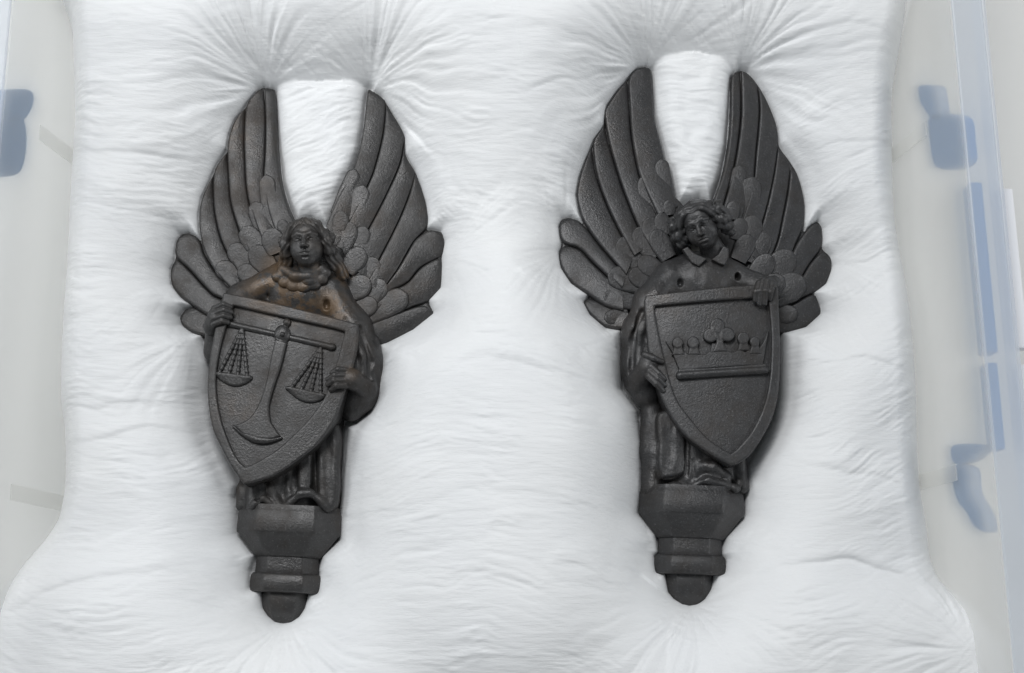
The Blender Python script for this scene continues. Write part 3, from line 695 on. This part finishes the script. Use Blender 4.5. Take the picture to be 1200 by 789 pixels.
for (x, y, r) in ((326,324,8),(334,331,8),(344,335,8.5),(356,336,8.5),(367,333,8.5),(376,327,8),(381,320,7)): v.ell(c(x, y, 51), (r, r*0.85, 4.4), 1.5)
v.chain([c(332,316,50), c(346,324,53), c(362,324,53), c(377,315,50)], [6,6.5,6.5,6], 3)
V, F = v.mesh(); part('collar', V, F, M_, bodyA)
head(A, M_, 360, 286, 58, rotm(-3, 2, 4), 1.10, 'A')

# shield: slab, raised rim, emblem
def shield(parent, mat, outer, inner, zt, bul):
    po = np.array(outer); mid = po.mean(0); hw = np.ptp(po[:, 0])/2
    bulge = lambda X, Y: (bul*(1-((X-mid[0])/hw)**2)).astype(np.float32)
    lo, hi = po.min(0)-5, po.max(0)+5
    v = Vol((*lo, 12), (*hi, zt+bul+6), 1.0); v.ext(outer, 16, zt-6, 3.0, bulge=bulge)
    V, F = v.mesh(); sh = part('shield', V, F, mat, parent)
    v = Vol((*lo, zt-16), (*hi, zt+bul+6), 0.9); v.ext(outer, zt-12, zt, 2.4, bulge=bulge); v.ext(inner, zt-40, zt+30, 0.2, 2.5, 'sub')
    V, F = v.mesh(); part('rim', V, F, mat, sh)
    return sh, bulge
def emblem(name, sh, mat, fn, box, z0, z1, bulge, h=0.6):
    v = vol_px(*box, z0-4, z1+12, h); fn(v); V, F = v.mesh(); return part(name, V, F, mat, sh)
ZT = 62
outA = np.concatenate([crom(UP([(262,343),(300,351),(360,365),(414,378)], ZT), 4)[:-1], crom(UP([(420,380),(420,400),(414,430),(404,462),(392,494),(374,520),(350,540),(322,558),(292,568)], ZT), 4)[:-1], crom(UP([(286,568),(270,545),(256,518),(248,498),(243,462),(245,426),(252,385)], ZT), 4)])
inA = np.concatenate([crom(UP([(274,359),(338,374),(404,388)], ZT), 4)[:-1], crom(UP([(404,389),(396,421),(384,459),(367,486),(345,510),(322,530),(290,548)], ZT), 4)[:-1], crom(UP([(288,548),(278,537),(268,517),(258,487),(253,449),(257,415),(266,380)], ZT), 4)])
sh, bul = shield(A, M_, outA, inA, ZT, 5)
ZE = ZT-6+1.2
def zb(px, py): x, y = U(px, py, ZT); return ZE+float(bul(np.array(x), np.array(y)))
def q3(px, py, dz=0): return P3(px, py, zb(px, py)+dz)
emblem('scale_beam', sh, M_, lambda v: (v.cap(q3(270,380), q3(389,407), 3.9, 3.9, 1), v.cap(q3(388,407), q3(390,406.6), 4.2, 4.0, 1)), (258,402,366,422), 50, 70, bul)
def column(v):
    pl = np.concatenate([crom(UP([(323,398),(318,420),(314,441),(307,466),(298,484),(289,493),(274,499)], ZT), 4), crom(UP([(284,509),(302,515),(318,516),(329.5,512)], ZT), 4), crom(UP([(318,495),(316,477),(322,454),(330,430),(337,402)], ZT), 4)])
    v.ext(pl, 46, ZE+5.0, 2.6, bulge=lambda X, Y: bul(X, Y))
    v.ell(q3(331,392,0), (9.5,11,5.5), 2); v.ell(q3(336.5,378,0.5), (4.6,5,4.6), 1.5)
    v.ell(q3(331,392,5.5), (2.6,2.6,2.6), 0.6)
emblem('scale_column', sh, M_, column, (262,346,366,528), 48, 72, bul)
def foot(v):
    n = 14; prev = None
    for k in range(n+1):
        t = k/n; x, y = 274+55*t, 500+13.5*t+8.5*math.sin(math.pi*t)
        p = q3(x, y, 0.6); r = 1.8+3.0*math.sin(math.pi*t)
        if prev is not None: v.cap(prev[0], p, prev[1], r, 0.5)
        prev = (p, r)
emblem('scale_foot', sh, M_, foot, (264,340,490,530), 48, 72, bul)
for (ax_, ay, l, r) in ((284,384,(253,438),(293,443)), (376,407,(337,455),(379,464))):
    def pan(v, l=l, r=r):
        n = 30
        for k in range(n+1):
            t = k/n; x, y = l[0]+(r[0]-l[0])*t, l[1]+(r[1]-l[1])*t; d = 10*math.sin(math.pi*t)**0.8
            v.cap(q3(x, y, 0), q3(x+1, y+d, -0.6), 2.6, 2.4, 1.2)
    emblem('scale_pan', sh, M_, pan, (l[0]-10, r[0]+10, l[1]-10, r[1]+20), 48, 72, bul)
    for t in (0.08, 0.36, 0.64, 0.92):
        ex, ey = l[0]+(r[0]-l[0])*t, l[1]+(r[1]-l[1])*t
        def cord(v, ex=ex, ey=ey):
            m = 9
            for k in range(m):
                a = (k+0.1)/m; b = (k+0.95)/m
                xa, ya_, xb, yb_ = ax_+(ex-ax_)*a, ay+(ey-ay)*a, ax_+(ex-ax_)*b, ay+(ey-ay)*b
                v.cap(q3(xa, ya_, 0.2), q3(xb, yb_, 0.2), 1.5, 2.6, 0.4)
        emblem('scale_cord', sh, M_, cord, (min(ax_, ex)-6, max(ax_, ex)+6, ay-8, ey+6), 48, 72, bul, 0.7)
hand('hand', A, M_, [((253,371,60),(9,12,9))], [[(251,362,64),(262,357,68),(270,360,66)],[(250,368,65),(262,363.5,69),(271,366,66.5)],[(250,374,65),(262,370,69),(270,372,66.5)],[(251,380,64),(260,376.5,67.5),(267,378,65)]], (3.6,3.5,2.9), [((248,384,50),(252,374,58),10,9)])
hand('hand', A, M_, [((411,444,63),(13,12,9))], [[(405,434,67),(396,433,70),(389,437,67)],[(403,440,68),(392,440,71),(384,445,67)],[(402,446,68),(391,446,71),(384,451,67)],[(404,452,67),(394,452,70),(388,457,66)]], (3.9,3.6,2.9), [((428,456,46),(416,447,60),12,10)])
pedestal(A, M_, (336.5,598), (331,728), tiers(0.985, 0.975))

# ------------------------------------------------------------------ angel with the crown
B = grp('angel_figure', 'dark grey iron winged angel holding a shield with a crown, head tilted', 'statue', 818, 400, GA)
M_ = IRON_B
b0 = [(764,81),(766,106),(767,136),(774,166),(781,197),(787,221),(794,244)]
b1 = [(737,92),(738,121),(740,157),(746,194),(752,215),(770,255)]
b2 = [(708,130),(713,163),(724,203),(734,233),(748,268),(760,290)]
b3 = [(695,170),(699,203),(711,239),(725,270),(742,302)]
b4 = [(686,263),(701,285),(713,300),(733,324)]
prim = [(rv(b0)+[(760,77)], rv(b1)+[(746,80),(756,76.5)]),
        (rv(b1), rv(b2)+[(711,125),(722,108),(734,94)]),
        (rv(b2), rv(b3)+[(698,160),(707,148),(708,134)]),
        (rv(b3), rv(b4)+[(681,252),(676,230),(679,209),(686,188),(693,172)])]
low = [([(733,324),(713,300),(701,285),(686,264),(674,255),(663,255)], [(728,340),(713,326),(695,308),(679,291),(660,284),(655,268),(659,257)]),
       ([(728,340),(713,326),(695,308),(679,291),(663,286),(657,291)], [(730,366),(710,360),(690,346),(670,332),(658,314),(655,298),(657,292)]),
       ([(735,365),(712,357),(698,350),(690,348),(686,351)], [(740,388),(728,387),(710,384),(692,369),(685,357),(685,352)])]
cov = [(779,214,52,16,100,20),(763,232,54,26,100,19.5),(784,243,16,14,100,26),(765,269,28,24,115,24),(777,262,24,18,110,25),(757,284,38,24,125,22),(775,286,34,22,120,25),(740,297,42,26,130,19),(762,312,30,22,150,22),(736,328,46,26,165,18,5),(728,351,40,20,170,17),(752,326,30,22,150,21),(722,371,26,17,190,16)]
out = [(757,77),(764,81),(766,106),(767,136),(774,166),(781,197),(788,221),(796,246),(798,300),(780,350),(745,390),(728,387),(710,384),(692,369),(684,354),(690,346),(670,332),(658,314),(655,296),(658,285),(655,266),(658,256),(670,254),(683,261),(680,251),(676,230),(679,209),(686,188),(696,165),(708,148),(711,125),(722,108),(737,90),(746,80)]
wing(B, M_, out, prim, low, cov, 1, [((790,256,10),(14,22,16)),((778,275,6),(28,44,17)),((752,325,4),(36,36,16))])
c0 = [(858,90),(857,106),(856,142),(853,172),(847,203),(839,227),(833,244)]
cb = [(869,84),(869,136),(863,182),(857,209),(845,250)]
c1 = [(889,100),(891,130),(886,182),(882,218),(868,262)]
c2 = [(912,172),(907,206),(898,245),(889,273),(878,300)]
c3 = [(927,197),(924,224),(917,258),(911,284),(898,316)]
c4 = [(942,264),(932,288),(922,312),(906,340)]
prim = [(rv(c0)+[(862,83)], rv(cb)+[(867,81)]),
        (rv(cb)+[(869,82)], rv(c1)+[(885,92),(876,83)]),
        (rv(c1), rv(c2)+[(912,151),(907,133),(898,112),(892,103)]),
        (rv(c2), rv(c3)+[(921,180),(914,172)]),
        (rv(c3), rv(c4)+[(944,242),(942,224),(936,203),(930,198)])]
low = [([(906,340),(922,312),(932,288),(944,270),(952,262),(957,259)], [(910,352),(926,342),(939,326),(950,308),(963,290),(965,270),(960,260)]),
       ([(910,352),(926,342),(939,326),(950,308),(963,294),(968,296)], [(900,362),(932,352),(953,343),(968,332),(976,313),(973,300)]),
       ([(895,372),(920,362),(940,350),(954,344),(959,352)], [(895,390),(918,391),(944,383),(962,368),(962,357)])]
cov = [(863,220,50,16,80,20),(877,236,54,24,80,19.5),(859,246,20,16,85,26),(880,268,30,24,70,23),(866,268,24,18,75,25),(889,290,36,24,62,21),(872,290,30,22,65,24),(913,313,44,30,50,19),(894,312,30,24,50,22),(925,337,38,32,30,18.5,5),(905,334,30,24,30,21),(922,368,24,20,10,17)]
out = [(858,90),(866,81),(876,83),(886,93),(898,112),(907,133),(912,151),(914,169),(926,186),(936,203),(942,224),(944,242),(942,261),(944,270),(958,258),(965,268),(964,288),(974,299),(976,311),(968,332),(953,343),(962,357),(962,367),(944,383),(915,390),(880,390),(850,340),(836,290),(833,246),(839,227),(847,203),(853,172),(856,142),(857,106)]
wing(B, M_, out, prim, low, cov, -1, [((850,288,10),(20,28,17)),((858,275,6),(28,44,17)),((892,325,4),(36,36,16))])

v = vol_px(716, 926, 288, 590, 0, 66, 1.15)
v.ell(c(822,340,14), (56,46,34), 6); v.ell(c(824,326,26), (40,30,24), 10)
v.chain([c(784,326,28), c(764,355,32), c(752,390,32), c(750,430,30), c(757,462,26)], [19,20,21,20,17], 10)
v.chain([c(738,380,26), c(736,420,28), c(740,452,26)], [7,8,8], 5)
v.cap(c(748,446,40), c(762,432,54), 13, 10, 6)
v.chain([c(864,326,28), c(886,334,40), c(900,338,52)], [17,13,9], 8)
v.ell(c(826,450,4), (62,84,36), 10)
v.chain([c(822,470,4), c(816,520,4), c(813,552,4)], [56,56,56], 8, 'add', 0.70)
v.chain([c(763,480,24), c(763,530,26), c(763,572,26)], [12,12,12], 4)
v.ext(crom(UP([(772,484),(804,484),(804,520),(805,551),(791,560),(775,560),(772,520)], 46), 4, True), 10, 49, 4.5, 4)
v.chain([c(770,360,54), c(757,395,55), c(756,414,53)], [2.6,3,2.4], 4, 'sub'); v.chain([c(752,366,49), c(741,400,49), c(740,440,47)], [3,3.4,3], 4, 'sub')
v.chain([c(806,492,45), c(806,556,44)], [3.5,3.5], 2, 'sub'); v.chain([c(773,494,42), c(773,560,43)], [2.5,2.8], 2, 'sub')
v.chain([c(789,500,51.5), c(786,546,51.5)], [2.6,2.6], 2, 'sub'); v.chain([c(776,565,48), c(802,559,49)], [4.5,4.5], 2, 'sub')
v.chain([c(776,572,40), c(796,570,42)], [5,5], 2)
v.chain([c(812,556,37), c(826,546,42), c(838,548,43), c(852,560,38)], [5,6,6,5], 5); v.chain([c(814,570,40), c(826,563,43), c(842,566,43), c(852,570,40)], [4.5,5,5,4.5], 4)
v.chain([c(820,540,36), c(842,556,42)], [5,5], 4)
v.chain([c(821,559,48), c(834,554,49), c(845,558,48)], [2.6,2.4,2], 2.5, 'sub'); v.chain([c(822,571,48), c(836,570,49)], [2.4,2.4], 2, 'sub')
v.chain([c(812,540,45), c(812,560,44)], [3,3], 2, 'sub')
v.chain([c(865,540,26), c(868,570,24)], [9,9], 4); v.ell(c(862,572,40), (6,5,5), 2); v.ell(c(866,566,36), (4,6,5), 1.5)
v.drape(0.8, U(815,500,40)[1], U(815,576,40)[1], 0.30, 3)
for p, r in (((798,330,54), 4.2), ((865,323,48), 3.4)): v.ell(c(*p), (r, r*1.5, 14), 1.5, 'sub')
V, F = v.mesh(); bodyB = part('robed_body', V, F, M_, B)
for tri in ([(800,292),(806,289),(814,297),(829,303),(819,312),(811,308)], [(834,304),(842,298),(848,288),(854,291),(854,302),(849,311),(843,309)]):
    v = vol_px(796, 862, 282, 320, 40, 66, 0.6); v.ext(np.array(UP(tri, 54)), 44, 54, 1.0); V, F = v.mesh(); part('collar', V, F, M_, bodyB)
head(B, M_, 821, 264, 58, rotm(-22, 19, 17), 1.07, 'B')
outB = np.concatenate([crom(UP([(757,346),(800,342),(850,337),(908,333)], ZT), 4)[:-1], crom(UP([(912,336),(914,396),(914,434),(911,467),(904,492),(890,518),(876,536),(860,546)], ZT), 4)[:-1], crom(UP([(855,546),(826,529),(800,508),(780,477),(768,446),(760,410),(755,352)], ZT), 4)])
inB = np.concatenate([crom(UP([(768,359),(834,354),(899,349)], ZT), 4)[:-1], crom(UP([(900,350),(904,396),(900,457),(883,502),(858,532)], ZT), 4)[:-1], crom(UP([(856,532),(832,517),(812,495),(790,462),(775,405),(767,362)], ZT), 4)])
sh, bul = shield(B, M_, outB, inB, ZT, 5)
def pieces(name, items, box, h=0.6):
    def fn(v):
        for it in items: v.cap(q3(*it[0]), q3(*it[1]), it[2], it[3], it[4] if len(it) > 4 else 1)
    return emblem(name, sh, M_, fn, box, 48, 72, bul, h)
ZE = ZT-6+1.0
# crown: base bar, sides, scalloped band with trefoil and balls
cr_poly = [(773,388),(779,398),(786,408),(793,413),(801,412),(806,415),(812,412),(818,416),(826,416),(832,412),(834,403),(846,403),(850,411),(858,414),(866,410),(873,413),(880,409),(888,410),(894,402),(901,386),(898,404),(894,428),(796,435),(787,412)]
def band(v): v.ext(np.array(UP(cr_poly, ZT)), 46, ZE+4.5, 1.4, bulge=lambda X, Y: bul(X, Y)); 
emblem('crown_band', sh, M_, band, (764,910,376,446), 40, 72, bul)
pieces('crown_base', [((797,440,2.5),(896,434,2.5),5,5),((797,434.5,3),(896,428.5,3),2.4,2.4)], (786,908,422,454))
def disc(x, y, r): return [(x+r*math.cos(a), y+r*math.sin(a)) for a in np.linspace(0, 2*math.pi, 28, endpoint=False)]
def flat(v, pts, top): v.ext(np.array(UP(pts, ZT)), 46, top, 1.9, 1.5, bulge=lambda X, Y: bul(X, Y))
def trefoil(v):
    for d_ in (disc(840,382.5,8.6), disc(832,394,8.4), disc(852,393,8.4)): flat(v, d_, ZE+6.0)
    flat(v, [(836,388),(848,388),(847,402),(853,413),(834,414),(839,402)], ZE+5.6)
emblem('crown_trefoil', sh, M_, trefoil, (816,870,368,426), 40, 72, bul)
for (x, y, r) in ((812,402,7.0),(794,402,6.6),(870.5,397,7.2),(884,401,6.0)):
    emblem('crown_ball', sh, M_, lambda v: (flat(v, disc(x, y, r), ZE+5.8), flat(v, [(x-3.5, y+3), (x+4.5, y+3), (x+9, y+15), (x-7, y+15)], ZE+5.2)), (x-16, x+16, y-14, y+20), 40, 72, bul)
hand('hand', B, M_, [((899,333,62),(12,8,8))], [[(889,332,66),(886,342,70),(885,352,67)],[(894,329,67),(891,341,71),(890,356,67)],[(900,329,67),(897,341,71),(896,356,67)],[(906,332,66),(903,342,70),(902,350,66)]], (3.7,3.6,3.0), [((906,332,50),(900,333,60),9,8)])
hand('hand', B, M_, [((760,428,60),(11,15,9))], [[(756,416,66),(766,420,69),(776,424,66)],[(764,430,66),(772,438,68),(778,444,65)],[(762,436,66),(771,444,68),(778,451,65)],[(760,441,65),(769,450,67),(777,458,64)]], (3.9,3.7,3.0), [((748,444,44),(758,432,58),12,10)])
pedestal(B, M_, (813,575), (808,708), tiers(1.005, 0.99))
